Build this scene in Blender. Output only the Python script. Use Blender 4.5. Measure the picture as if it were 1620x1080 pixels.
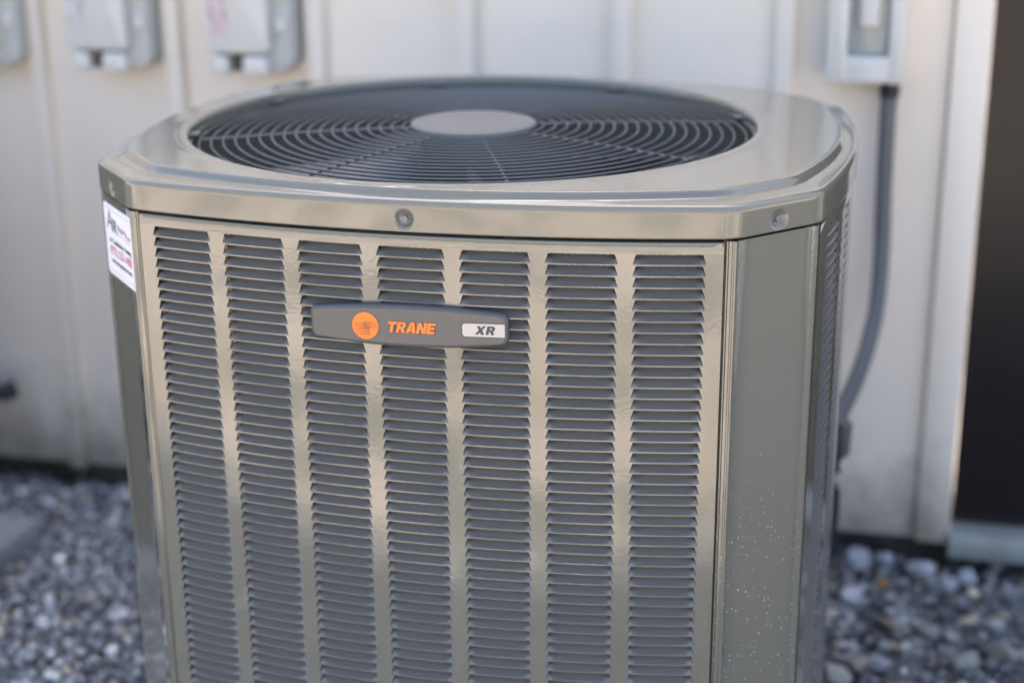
import bpy, bmesh, math, random
import numpy as np
from mathutils import Vector, Matrix
random.seed(7); RNG = np.random.default_rng(7)
S = bpy.context.scene
COL = S.collection
for o in list(bpy.data.objects): bpy.data.objects.remove(o)

# ------------------------------------------------------------------ camera
PITCH, ROLL, YAW = .3227, -.009, .2336
CAM = Vector((.4934, -1.9919, .3939))
fw = Vector((-math.sin(YAW)*math.cos(PITCH), math.cos(YAW)*math.cos(PITCH), -math.sin(PITCH)))
rt = Vector((math.cos(YAW), math.sin(YAW), 0)); up = rt.cross(fw)
r2 = rt*math.cos(ROLL)+up*math.sin(ROLL); u2 = -rt*math.sin(ROLL)+up*math.cos(ROLL)
cd = bpy.data.cameras.new('camera'); cam = bpy.data.objects.new('camera', cd); COL.objects.link(cam)
M = Matrix((r2, u2, -fw)).transposed().to_4x4(); M.translation = CAM
cam.matrix_world = M
cd.sensor_width = 36; cd.lens = 2490.69/1620*36; cd.clip_start = .05; cd.clip_end = 500
cd.dof.use_dof = True; cd.dof.focus_distance = 1.73; cd.dof.aperture_fstop = 2.0; cd.dof.aperture_blades = 0
S.camera = cam

# ------------------------------------------------------------------ light
SUN_EL = math.radians(55.2); SUN_AZ = math.radians(-8)      # azimuth from +y, clockwise: the sun stands behind the house
w = bpy.data.worlds.new('World'); S.world = w; w.use_nodes = True
nt = w.node_tree; nt.nodes.clear()
sky = nt.nodes.new('ShaderNodeTexSky'); sky.sky_type = 'NISHITA'; sky.sun_disc = False
sky.sun_elevation = SUN_EL; sky.sun_rotation = SUN_AZ; sky.air_density = 1.0; sky.dust_density = 4.5; sky.ozone_density = 1.0
bg = nt.nodes.new('ShaderNodeBackground'); bg.inputs[1].default_value = .15
wo = nt.nodes.new('ShaderNodeOutputWorld')
nt.links.new(sky.outputs[0], bg.inputs[0]); nt.links.new(bg.outputs[0], wo.inputs[0])
sl = bpy.data.lights.new('sun', 'SUN'); sl.energy = 4.8; sl.angle = math.radians(.53); sl.color = (1, .93, .82)
so = bpy.data.objects.new('sun', sl); COL.objects.link(so)
sd = Vector((math.sin(SUN_AZ)*math.cos(SUN_EL), math.cos(SUN_AZ)*math.cos(SUN_EL), math.sin(SUN_EL)))
so.rotation_euler = sd.to_track_quat('Z', 'Y').to_euler()
S.view_settings.view_transform = 'Standard'; S.view_settings.look = 'None'; S.view_settings.gamma = 1
S.view_settings.use_curve_mapping = False; S.view_settings.exposure = 2.08
S.render.engine = 'CYCLES'
S.cycles.max_bounces = 8; S.cycles.diffuse_bounces = 4; S.cycles.glossy_bounces = 4
S.cycles.sample_clamp_indirect = 8

# ------------------------------------------------------------------ materials
def mat(name, col, rough=.5, metal=0, ior=1.5, coat=0, bump=None, var=None, rvar=None):
    m = bpy.data.materials.new(name); m.use_nodes = True
    n = m.node_tree; b = n.nodes['Principled BSDF']
    b.inputs['Base Color'].default_value = (*col, 1); b.inputs['Roughness'].default_value = rough
    b.inputs['Metallic'].default_value = metal; b.inputs['IOR'].default_value = ior
    b.inputs['Coat Weight'].default_value = coat; b.inputs['Coat Roughness'].default_value = .02
    tc = n.nodes.new('ShaderNodeTexCoord')
    last = None
    if bump:
        for sc, st, dist in bump:
            t = n.nodes.new('ShaderNodeTexNoise'); t.inputs['Scale'].default_value = sc; t.inputs['Detail'].default_value = 2
            n.links.new(tc.outputs['Object'], t.inputs['Vector'])
            bp = n.nodes.new('ShaderNodeBump'); bp.inputs['Strength'].default_value = st; bp.inputs['Distance'].default_value = dist
            n.links.new(t.outputs['Fac'], bp.inputs['Height'])
            if last: n.links.new(last.outputs[0], bp.inputs['Normal'])
            last = bp
        n.links.new(last.outputs[0], b.inputs['Normal']); n.links.new(last.outputs[0], b.inputs['Coat Normal'])
    if var:      # (scale, colour2, low, high)
        sc, c2, lo, hi = var
        t = n.nodes.new('ShaderNodeTexNoise'); t.inputs['Scale'].default_value = sc; t.inputs['Detail'].default_value = 6
        t.inputs['Roughness'].default_value = .6
        n.links.new(tc.outputs['Object'], t.inputs['Vector'])
        mr = n.nodes.new('ShaderNodeMapRange'); mr.inputs[1].default_value = lo; mr.inputs[2].default_value = hi
        n.links.new(t.outputs['Fac'], mr.inputs[0])
        mx = n.nodes.new('ShaderNodeMix'); mx.data_type = 'RGBA'
        mx.inputs[6].default_value = (*col, 1); mx.inputs[7].default_value = (*c2, 1)
        n.links.new(mr.outputs[0], mx.inputs[0]); n.links.new(mx.outputs[2], b.inputs['Base Color'])
    if rvar:
        sc, r1, r2_ = rvar
        t = n.nodes.new('ShaderNodeTexNoise'); t.inputs['Scale'].default_value = sc; t.inputs['Detail'].default_value = 5
        n.links.new(tc.outputs['Object'], t.inputs['Vector'])
        mr = n.nodes.new('ShaderNodeMapRange'); mr.inputs[1].default_value = .35; mr.inputs[2].default_value = .65
        mr.inputs[3].default_value = r1; mr.inputs[4].default_value = r2_
        n.links.new(t.outputs['Fac'], mr.inputs[0]); n.links.new(mr.outputs[0], b.inputs['Roughness'])
    return m

PAINT = (.150, .145, .116)
def paint_mat(name, specks=0.0, coat=1.0, bump=[(230, .05, .002), (10, .03, .02)]):
    m = mat(name, PAINT, .11, ior=1.55, coat=coat, bump=bump, rvar=(9, .05, .11))
    if specks:
        n = m.node_tree; b = n.nodes['Principled BSDF']; tc = n.nodes['Texture Coordinate']
        prev = None
        for sc, thr in ((120, .10), (70, .06), (230, .16)):
            v = n.nodes.new('ShaderNodeTexVoronoi'); v.inputs['Scale'].default_value = sc
            n.links.new(tc.outputs['Object'], v.inputs['Vector'])
            sep = n.nodes.new('ShaderNodeSeparateColor'); n.links.new(v.outputs['Color'], sep.inputs[0])
            # random size per cell: only some cells carry a speck
            mr = n.nodes.new('ShaderNodeMapRange'); mr.inputs[1].default_value = .48; mr.inputs[2].default_value = 1
            mr.inputs[3].default_value = 0; mr.inputs[4].default_value = thr*specks*1.3
            n.links.new(sep.outputs[0], mr.inputs[0])
            lt = n.nodes.new('ShaderNodeMath'); lt.operation = 'LESS_THAN'
            n.links.new(v.outputs['Distance'], lt.inputs[0]); n.links.new(mr.outputs[0], lt.inputs[1])
            if prev:
                mxm = n.nodes.new('ShaderNodeMath'); mxm.operation = 'MAXIMUM'
                n.links.new(prev.outputs[0], mxm.inputs[0]); n.links.new(lt.outputs[0], mxm.inputs[1]); prev = mxm
            else: prev = lt
        # splash dirt sits on the lower half only
        sx = n.nodes.new('ShaderNodeSeparateXYZ'); n.links.new(tc.outputs['Object'], sx.inputs[0])
        nz = n.nodes.new('ShaderNodeTexNoise'); nz.inputs['Scale'].default_value = 7; n.links.new(tc.outputs['Object'], nz.inputs['Vector'])
        ad = n.nodes.new('ShaderNodeMath'); ad.operation = 'MULTIPLY_ADD'; ad.inputs[1].default_value = .45
        n.links.new(nz.outputs['Fac'], ad.inputs[0]); n.links.new(sx.outputs[2], ad.inputs[2])
        mz = n.nodes.new('ShaderNodeMapRange'); mz.inputs[1].default_value = -.12; mz.inputs[2].default_value = -.24
        mz.inputs[3].default_value = 0; mz.inputs[4].default_value = 1
        n.links.new(ad.outputs[0], mz.inputs[0])
        mu = n.nodes.new('ShaderNodeMath'); mu.operation = 'MULTIPLY'
        n.links.new(prev.outputs[0], mu.inputs[0]); n.links.new(mz.outputs[0], mu.inputs[1])
        mx = n.nodes.new('ShaderNodeMix'); mx.data_type = 'RGBA'
        mx.inputs[6].default_value = (*PAINT, 1); mx.inputs[7].default_value = (.50, .48, .42, 1)
        n.links.new(mu.outputs[0], mx.inputs[0]); n.links.new(mx.outputs[2], b.inputs['Base Color'])
        for l in list(b.inputs['Roughness'].links): n.links.remove(l)
        mr = n.nodes.new('ShaderNodeMapRange'); mr.inputs[3].default_value = .11; mr.inputs[4].default_value = .8
        n.links.new(mu.outputs[0], mr.inputs[0]); n.links.new(mr.outputs[0], b.inputs['Roughness'])
    return m
M_PAINT = paint_mat('glossy taupe enamel')
M_SPECK = paint_mat('glossy taupe enamel with splashed specks', 1.0, 1.0, [(230, .10, .0025), (14, .05, .02)])
M_PANEL = paint_mat('glossy taupe enamel, louvered panel', .45, 1.0, [(230, .04, .002), (14, .02, .015)])
M_COVER = paint_mat('glossy taupe enamel, pressed cover', 0, .6, [(7, .01, .01)])
for nd in M_COVER.node_tree.nodes:
    if nd.type == 'MAP_RANGE': nd.inputs[3].default_value = .12; nd.inputs[4].default_value = .17
M_COVER.node_tree.nodes['Principled BSDF'].inputs['Coat Roughness'].default_value = .02
M_LOUV = mat('louver enamel', (.165, .160, .150), .26, coat=.6, bump=[(300, .05, .002)])
M_DARK = mat('dark inner metal', (.02, .02, .022), .6)
M_WIRE = mat('grille wire enamel', (.095, .094, .092), .38, bump=[(200, .05, .002)])
M_SPOKE = mat('spoke enamel', (.14, .14, .14), .3)
M_HUB = mat('hub cap grey', (.17, .165, .155), .42, bump=[(120, .1, .002)])
M_BLADE = mat('fan blade metal', (.20, .20, .195), .35, metal=.3)
M_SHROUD = mat('fan shroud', (.13, .125, .11), .4)
M_BADGE = mat('badge grey plastic', (.115, .108, .098), .55, bump=[(900, .15, .0006)])
M_BSIDE = mat('badge bevel', (.075, .078, .082), .42)
M_ORANGE = mat('badge orange print', (.80, .20, .022), .5)
M_BTEXT = mat('badge dark outline', (.04, .04, .05), .5)
M_SILVER = mat('badge silver plate', (.44, .43, .42), .35, metal=.15)
M_STICK = mat('white label vinyl', (.80, .81, .84), .35)
M_PRINTG = mat('label grey print', (.34, .34, .38), .5)
M_PRINTB = mat('label black print', (.20, .20, .22), .5)
M_PRINTR = mat('label red print', (.78, .30, .34), .5)
M_STEEL = mat('painted screw', (.15, .155, .165), .35, bump=[(900, .2, .0005)])
M_WALL = mat('painted siding', (.86, .76, .645), .65, bump=[(60, .1, .004)], var=(3, (.80, .70, .585), .35, .7))
def add_base_dirt_shade(m, z0, z1, dirt):  # brown splash dirt plus painted shade, darkening the foot of the wall
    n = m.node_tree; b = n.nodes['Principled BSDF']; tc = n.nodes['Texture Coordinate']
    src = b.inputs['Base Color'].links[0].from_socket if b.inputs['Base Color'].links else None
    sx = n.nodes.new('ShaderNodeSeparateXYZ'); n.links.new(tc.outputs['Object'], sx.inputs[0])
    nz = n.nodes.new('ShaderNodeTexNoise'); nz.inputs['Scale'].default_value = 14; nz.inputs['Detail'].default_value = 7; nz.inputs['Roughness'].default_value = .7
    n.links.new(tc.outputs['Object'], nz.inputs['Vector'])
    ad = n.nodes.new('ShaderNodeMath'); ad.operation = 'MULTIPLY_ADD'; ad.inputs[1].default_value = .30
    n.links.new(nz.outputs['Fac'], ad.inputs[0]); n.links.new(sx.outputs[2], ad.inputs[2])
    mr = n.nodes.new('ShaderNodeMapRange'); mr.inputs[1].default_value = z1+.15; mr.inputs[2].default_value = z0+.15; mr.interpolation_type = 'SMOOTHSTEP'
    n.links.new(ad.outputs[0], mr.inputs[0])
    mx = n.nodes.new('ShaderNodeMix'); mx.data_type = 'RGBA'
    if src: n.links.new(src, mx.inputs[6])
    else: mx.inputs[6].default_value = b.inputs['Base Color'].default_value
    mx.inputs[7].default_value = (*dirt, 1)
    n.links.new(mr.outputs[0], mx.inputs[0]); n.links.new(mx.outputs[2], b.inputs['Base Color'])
add_base_dirt_shade(M_WALL, -.96, -.66, (.30, .25, .20))
M_WALLT = mat('painted batten', (.80, .715, .61), .6, bump=[(60, .1, .004)])
add_base_dirt_shade(M_WALLT, -.96, -.66, (.30, .25, .20))
M_FOUND = mat('concrete foundation', (.10, .088, .075), .9, bump=[(90, .5, .01)], var=(12, (.05, .042, .035), .4, .6))
M_BOX = mat('pale grey enclosure plastic', (.67, .64, .575), .4, bump=[(80, .05, .003)], var=(6, (.60, .57, .515), .35, .7))
M_BOXD = mat('grey enclosure body', (.50, .49, .45), .5)
M_BOXW = mat('clear cover over outlet', (.33, .345, .33), .12)
M_SLOT = mat('dark slot', (.10, .085, .07), .8)
M_COND = mat('grey liquid tight conduit', (.105, .108, .115), .45, bump=[(250, .2, .002)])
M_BLACK = mat('black rubber', (.012, .012, .013), .55)
M_DOOR = mat('dark bronze door', (.020, .017, .017), .28, ior=1.30, rvar=(3, .14, .24))
M_SILL = mat('aluminium sill', (.34, .35, .34), .5, metal=.2, var=(5, (.26, .26, .24), .4, .6))
M_CONC = mat('concrete pad', (.36, .36, .36), .85, bump=[(120, .4, .006)], var=(9, (.28, .28, .285), .35, .65))
M_BRASS = mat('bare metal fitting', (.70, .70, .72), .3, metal=.8)

def coil_material():
    m = mat('coil fins', (.20, .15, .11), .5, metal=.3)
    n = m.node_tree; b = n.nodes['Principled BSDF']; tc = n.nodes['Texture Coordinate']
    t = n.nodes.new('ShaderNodeTexNoise'); t.inputs['Scale'].default_value = 420; t.inputs['Detail'].default_value = 3
    mp = n.nodes.new('ShaderNodeMapping'); mp.inputs['Scale'].default_value = (1, 1, .8)
    n.links.new(tc.outputs['Object'], mp.inputs[0]); n.links.new(mp.outputs[0], t.inputs['Vector'])
    cr = n.nodes.new('ShaderNodeValToRGB'); cr.color_ramp.elements[0].position = .50; cr.color_ramp.elements[1].position = .64
    cr.color_ramp.elements[0].color = (.03, .022, .018, 1); cr.color_ramp.elements[1].color = (.90, .66, .44, 1)
    n.links.new(t.outputs['Fac'], cr.inputs[0]); n.links.new(cr.outputs[0], b.inputs['Base Color'])
    return m
M_COIL = coil_material()

def stone_material():
    m = mat('crushed stone', (.2, .21, .23), .75, bump=[(150, .5, .004)])
    n = m.node_tree; b = n.nodes['Principled BSDF']
    a = n.nodes.new('ShaderNodeAttribute'); a.attribute_name = 'stone_col'
    tc = n.nodes['Texture Coordinate']
    t = n.nodes.new('ShaderNodeTexNoise'); t.inputs['Scale'].default_value = 70; t.inputs['Detail'].default_value = 5
    n.links.new(tc.outputs['Object'], t.inputs['Vector'])
    mr = n.nodes.new('ShaderNodeMapRange'); mr.inputs[1].default_value = .3; mr.inputs[2].default_value = .7; mr.inputs[3].default_value = .7; mr.inputs[4].default_value = 1.3
    n.links.new(t.outputs['Fac'], mr.inputs[0])
    mx = n.nodes.new('ShaderNodeVectorMath'); mx.operation = 'SCALE'
    n.links.new(a.outputs['Color'], mx.inputs[0]); n.links.new(mr.outputs[0], mx.inputs[3])
    n.links.new(mx.outputs[0], b.inputs['Base Color'])
    return m
M_STONE = stone_material()

def ground_material():
    m = mat('yard ground', (.4, .34, .28), .9, bump=[(40, .5, .02)])
    n = m.node_tree; b = n.nodes['Principled BSDF']; tc = n.nodes['Texture Coordinate']
    def noise(sc, det=4):
        t = n.nodes.new('ShaderNodeTexNoise'); t.inputs['Scale'].default_value = sc; t.inputs['Detail'].default_value = det
        n.links.new(tc.outputs['Object'], t.inputs['Vector']); return t
    def ramp(t, p0, c0, p1, c1):
        cr = n.nodes.new('ShaderNodeValToRGB'); e = cr.color_ramp.elements
        e[0].position = p0; e[0].color = (*c0, 1); e[1].position = p1; e[1].color = (*c1, 1)
        n.links.new(t.outputs[0], cr.inputs[0]); return cr
    pale = ramp(noise(1.7), .38, (.42, .34, .26), .60, (.67, .56, .475))
    taupe_patch = ramp(noise(20), .4, (.14, .135, .11), .6, (.24, .22, .18))  # dark taupe patches, put in to break up the enamel's reflections
    mask = ramp(noise(2.1, 3), .50, (0, 0, 0), .54, (1, 1, 1))
    mx = n.nodes.new('ShaderNodeMix'); mx.data_type = 'RGBA'
    n.links.new(mask.outputs[0], mx.inputs[0]); n.links.new(pale.outputs[0], mx.inputs[6]); n.links.new(taupe_patch.outputs[0], mx.inputs[7])
    n.links.new(mx.outputs[2], b.inputs['Base Color'])
    return m
M_GROUND = ground_material()
M_BED = mat('gravel bed soil', (.10, .10, .105), .95, bump=[(60, 1, .02)], var=(45, (.30, .30, .31), .45, .6))

# ------------------------------------------------------------------ object helpers
WL = {}
def link(o, parent=None, wloc=(0, 0, 0)):
    COL.objects.link(o); wl = Vector(wloc)
    if parent is not None:
        o.parent = parent; o.location = wl-WL[parent.name]
    else: o.location = wl
    WL[o.name] = wl
    return o
def tag(o, label=None, cat=None, group=None, kind=None):
    if label: o['label'] = label
    if cat: o['category'] = cat
    if group: o['group'] = group
    if kind: o['kind'] = kind
    return o
def thing(name, loc, label, cat, group=None):
    o = bpy.data.objects.new(name, None); o.empty_display_size = .1; link(o, None, loc)
    return tag(o, label, cat, group)
def mesh(name, V, F, m, smooth=None):
    me = bpy.data.meshes.new(name); me.from_pydata([tuple(v) for v in V], [], F); me.validate(); me.update()
    bm = bmesh.new(); bm.from_mesh(me); bmesh.ops.recalc_face_normals(bm, faces=bm.faces); bm.to_mesh(me); bm.free()
    me.materials.append(m)
    if smooth is not None:
        me.polygons.foreach_set('use_smooth', [True]*len(me.polygons)); me.set_sharp_from_angle(angle=math.radians(smooth))
    return me
def obj(name, me, parent=None, wloc=(0, 0, 0)):
    """meshes are in world coordinates unless wloc is given"""
    return link(bpy.data.objects.new(name, me), parent, wloc)
class G:
    def __init__(s): s.V = []; s.F = []
    def add(s, V, F):
        n = len(s.V); s.V += [tuple(v) for v in V]; s.F += [tuple(i+n for i in f) for f in F]; return s
    def box(s, x0, x1, y0, y1, z0, z1):
        return s.add([(x, y, z) for z in (z0, z1) for y in (y0, y1) for x in (x0, x1)],
                     [(0, 2, 3, 1), (4, 5, 7, 6), (0, 1, 5, 4), (2, 6, 7, 3), (0, 4, 6, 2), (1, 3, 7, 5)])
    def tube(s, pts, r, n=8, caps=True, closed=False):
        pts = [Vector(p) for p in pts]; N = len(pts); V = []; F = []
        T = []
        for i in range(N):
            a = pts[(i-1) % N] if (closed or i > 0) else pts[i]; b = pts[(i+1) % N] if (closed or i < N-1) else pts[i]
            T.append((b-a).normalized())
        u = T[0].orthogonal().normalized()
        if abs(T[0].z) < .9: u = Vector((0, 0, 1)); u = (u-T[0]*u.dot(T[0])).normalized()
        for i in range(N):
            u = (u-T[i]*u.dot(T[i])).normalized(); v = T[i].cross(u)
            rr = r[i] if isinstance(r, (list, tuple)) else r
            for k in range(n):
                a = 2*math.pi*k/n; V.append(pts[i]+(u*math.cos(a)+v*math.sin(a))*rr)
        for i in range(N if closed else N-1):
            j = (i+1) % N
            for k in range(n): F.append((i*n+k, i*n+(k+1) % n, j*n+(k+1) % n, j*n+k))
        if caps and not closed: F += [tuple(range(n-1, -1, -1)), tuple((N-1)*n+k for k in range(n))]
        return s.add(V, F)
    def lathe(s, prof, c=(0, 0, 0), n=32, ax='z'):
        V = []; F = []
        for r, h in prof:
            for k in range(n):
                a = 2*math.pi*k/n; V.append((c[0]+r*math.cos(a), c[1]+r*math.sin(a), c[2]+h))
        for i in range(len(prof)-1):
            for k in range(n): F.append((i*n+k, i*n+(k+1) % n, (i+1)*n+(k+1) % n, (i+1)*n+k))
        return s.add(V, F)
    def rbox(s, x0, x1, y0, y1, z0, z1, r, seg=4):
        """box with rounded edges in the xz outline, and a small front bevel (front is y0)"""
        def loop(ins, y):
            P = []
            rr = max(r-ins, .001)
            for cx, cz, a0 in ((x1-ins-rr, z1-ins-rr, 0), (x0+ins+rr, z1-ins-rr, 90), (x0+ins+rr, z0+ins+rr, 180), (x1-ins-rr, z0+ins+rr, 270)):
                for k in range(seg+1):
                    a = math.radians(a0+90*k/seg); P.append((cx+rr*math.cos(a), y, cz+rr*math.sin(a)))
            return P
        b = min(.006, r*.7)
        L = [loop(0, y1), loop(0, y0+b), loop(b*.3, y0+b*.3), loop(b, y0)]
        n = len(L[0]); V = sum(L, []); F = []
        for i in range(3):
            for k in range(n): F.append((i*n+k, i*n+(k+1) % n, (i+1)*n+(k+1) % n, (i+1)*n+k))
        F += [tuple(range(n)), tuple(3*n+k for k in range(n))]
        return s.add(V, F)
    def mesh(s, name, m, smooth=None): return mesh(name, s.V, s.F, m, smooth)

# ================================================================== SETTING
ZG = -.96                      # ground level; z = 0 is the top edge of the unit's cover
g = G(); g.add([(-60, -80, ZG-.030), (60, -80, ZG-.030), (60, 30, ZG-.030), (-60, 30, ZG-.030)], [(0, 1, 2, 3)])
tag(obj('ground', g.mesh('ground', M_GROUND)), kind='structure')
g = G(); g.add([(-6, -1.55, ZG-.016), (5, -1.55, ZG-.016), (5, .86, ZG-.016), (-6, .86, ZG-.016)], [(0, 1, 2, 3)])
tag(obj('gravel_bed', g.mesh('gravel_bed', M_BED)), kind='structure')

# ---- crushed stone, one mass
def ico():
    bm = bmesh.new(); bmesh.ops.create_icosphere(bm, subdivisions=1, radius=1)
    V = np.array([v.co[:] for v in bm.verts]); bm.faces.ensure_lookup_table()
    F = np.array([[v.index for v in f.verts] for f in bm.faces]); bm.free(); return V, F
IV, IF = ico()
def stone_variants(n):
    out = []
    for k in range(n):
        v = IV*(1+RNG.normal(0, .13, (len(IV), 1)))
        for j in range(9):                      # flat fracture faces
            d = RNG.normal(size=3); d /= np.linalg.norm(d); h = RNG.uniform(.38, .80)
            t = v@d; ov = np.clip(t-h, 0, None); v = v-ov[:, None]*d
        v = v*np.array([1, RNG.uniform(.65, .95), RNG.uniform(.45, .75)])
        out.append(v)
    return out
VARS = stone_variants(24)
PAL = np.array([(.20, .21, .24), (.27, .28, .31), (.14, .15, .175), (.36, .37, .40), (.10, .108, .125), (.50, .51, .54), (.30, .26, .23), (.18, .20, .24), (.40, .34, .28)])
PW = np.array([.22, .20, .16, .13, .10, .05, .05, .06, .03]); PW /= PW.sum()
def rotm(n):
    q = RNG.normal(size=(n, 4)); q /= np.linalg.norm(q, axis=1)[:, None]; a, b, c, d = q.T
    return np.stack([np.stack([1-2*(c*c+d*d), 2*(b*c-a*d), 2*(b*d+a*c)], -1), np.stack([2*(b*c+a*d), 1-2*(b*b+d*d), 2*(c*d-a*b)], -1),
                     np.stack([2*(b*d-a*c), 2*(c*d+a*b), 1-2*(b*b+c*c)], -1)], 1)
def gravel():
    P = []; R = []
    def patch(x0, x1, y0, y1, step, rad, z):
        xs = np.arange(x0, x1, step); ys = np.arange(y0, y1, step)
        X, Y = np.meshgrid(xs, ys); X = X.ravel()+RNG.uniform(-.5, .5, X.size)*step; Y = Y.ravel()+RNG.uniform(-.5, .5, Y.size)*step
        k = ~((abs(X) < .458) & (abs(Y) < .39)) & ~((X < -1.075) & (X > -2.05) & (Y > -.32) & (Y < .59)) & (Y < .845)
        X = X[k]; Y = Y[k]; n = len(X)
        r = rad*np.exp(RNG.normal(0, .30, n)); P.append(np.stack([X, Y, z+RNG.uniform(-.008, .010, n)], 1)); R.append(r)
    patch(-2.2, .50, -.55, .86, .0165, .0117, ZG-.004)
    patch(.46, 1.9, -.55, .86, .0245, .0172, ZG-.004)
    patch(-2.2, 1.9, -1.5, -.55, .030, .018, ZG-.004)
    P = np.concatenate(P); R = np.concatenate(R); n = len(P)
    rot = rotm(n); vi = RNG.integers(0, len(VARS), n); base = np.stack(VARS)[vi]
    V = np.einsum('nij,nkj->nki', rot, base)*R[:, None, None]
    V[:, :, 2] *= .8
    V += P[:, None, :]
    nv = len(IV); F = (IF[None]+np.arange(n)[:, None, None]*nv).reshape(-1, 3)
    me = bpy.data.meshes.new('gravel'); me.vertices.add(n*nv); me.vertices.foreach_set('co', V.reshape(-1).astype(np.float32))
    me.loops.add(F.size); me.loops.foreach_set('vertex_index', F.reshape(-1).astype(np.int32))
    me.polygons.add(len(F)); me.polygons.foreach_set('loop_start', (np.arange(len(F))*3).astype(np.int32))
    me.update(calc_edges=True)
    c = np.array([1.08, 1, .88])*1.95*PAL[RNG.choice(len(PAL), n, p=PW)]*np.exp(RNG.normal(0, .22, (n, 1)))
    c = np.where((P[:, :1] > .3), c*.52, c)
    c4 = np.ones((n, nv, 4)); c4[:, :, :3] = c[:, None, :]
    at = me.color_attributes.new('stone_col', 'FLOAT_COLOR', 'POINT'); at.data.foreach_set('color', c4.reshape(-1).astype(np.float32))
    me.materials.append(M_STONE)
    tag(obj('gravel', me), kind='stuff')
gravel()

# ---- the house: wall of boards and battens, foundation, dark door with casing and sill
YW = .80
house = thing('house', (0, YW, ZG), 'house side wall of pale boards and battens behind the air conditioner', 'house')
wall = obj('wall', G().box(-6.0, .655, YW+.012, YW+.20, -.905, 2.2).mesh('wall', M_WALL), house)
BX = [-.25+.2862*k for k in range(-20, 4)]       # batten centres
BX = BX[:-1]
bw = .017
for k, bx in enumerate(BX):
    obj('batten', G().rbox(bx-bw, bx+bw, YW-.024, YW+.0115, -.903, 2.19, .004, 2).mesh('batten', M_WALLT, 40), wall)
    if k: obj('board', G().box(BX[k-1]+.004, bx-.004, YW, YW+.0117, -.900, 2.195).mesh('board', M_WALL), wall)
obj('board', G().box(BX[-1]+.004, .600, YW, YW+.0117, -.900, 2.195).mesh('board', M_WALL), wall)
obj('foundation', G().box(-6, .66, YW+.05, YW+.25, -1.1, -.907).mesh('foundation', M_FOUND), house)
obj('door_casing', G().rbox(.603, .664, YW-.020, YW+.0115, -.90, 1.35, .005, 2).mesh('door_casing', M_WALLT, 40), house)
door = obj('door', G().box(.668, 1.62, YW+.020, YW+.06, -.868, 1.3).mesh('door', M_DOOR), house)
obj('door_sill', G().rbox(.664, 1.66, YW-.035, YW+.07, -.921, -.874, .004, 2).mesh('door_sill', M_SILL, 40), house)
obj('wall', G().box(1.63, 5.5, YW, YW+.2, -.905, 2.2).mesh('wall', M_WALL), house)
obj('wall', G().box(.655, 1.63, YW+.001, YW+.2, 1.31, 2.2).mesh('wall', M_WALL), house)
obj('foundation', G().box(.664, 5.5, YW+.055, YW+.25, -1.1, -.935).mesh('foundation', M_FOUND), house)

# ---- pads
tag(obj('concrete_pad', G().rbox(-2.02, -1.087, -.28, .575, ZG-.03, -.925, .004, 2).mesh('concrete_pad', M_CONC, 40)),
    'pale concrete pad corner on the gravel at the left edge of the photo', 'pad')
tag(obj('unit_pad', G().box(-.448, .448, -.38, .38, ZG-.03, -.915).mesh('unit_pad', M_CONC)),
    'flat concrete pad under the air conditioner', 'pad')

# ================================================================== AIR CONDITIONER
A = (.35, -.3613); B = (.4361, -.2693)      # front corner and side corner of the cabinet
SF, SS = .0394, .0302                       # bulge of front and of side
ZB = -.905
FC = (-.0301, 0.0)                          # fan centre
ac = thing('air_conditioner', (0, 0, -.915), 'large taupe metal outdoor air conditioner with louvered sides and round top fan grille', 'air conditioner')

def bez(p0, p1, p2, n):
    return [(1-t)**2*np.array(p0)+2*t*(1-t)*np.array(p1)+t*t*np.array(p2) for t in np.linspace(0, 1, n)]
def dense(n, cs, hw, m):
    t = list(np.linspace(0, 1, n))
    for c in cs:
        t = [q for q in t if abs(q-c) > hw]+list(np.linspace(c-hw, c+hw, m))
    return np.array(sorted(t))
TF = dense(70, [.5-.0045/.7], .026, 35)      # front samples, dense at the screw
TSD = dense(50, [.5], .03, 25)
TCH = np.linspace(0, 1, 64)
def outline(a, b, sf, ss, rc, nc=8):
    """closed loop (x, y), counter clockwise, starting on the front face; a = front corner, b = side corner"""
    ax, ay = a; bx, by = b
    C = [(-ax, ay), (ax, ay), (bx, by), (bx, -by), (ax, -ay), (-ax, -ay), (-bx, -by), (-bx, by)]
    sides = []
    for i in range(8):
        p = np.array(C[i]); q = np.array(C[(i+1) % 8]); d = q-p; L = np.linalg.norm(d); nn = np.array([d[1], -d[0]])/L
        bul = {0: sf, 4: sf, 2: ss, 6: ss}.get(i, 0)
        T = {0: TF, 4: TF, 2: TSD, 6: TSD}.get(i, TCH)
        t0 = rc/L
        T = t0+(1-2*t0)*T
        sides.append([p+d*t+nn*bul*4*t*(1-t) for t in T])
    out = []; 
    for i in range(8):
        out += sides[i]
        out += bez(sides[i][-1], C[(i+1) % 8], sides[(i+1) % 8][0], nc+2)[1:-1]
    return np.array(out)
def off(d):           # cabinet outline moved inwards by d
    k = math.tan(math.radians(11.5))
    return ((A[0]-d*.40, A[1]+d), (B[0]-d, B[1]+d*.40), SF, SS)
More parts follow.
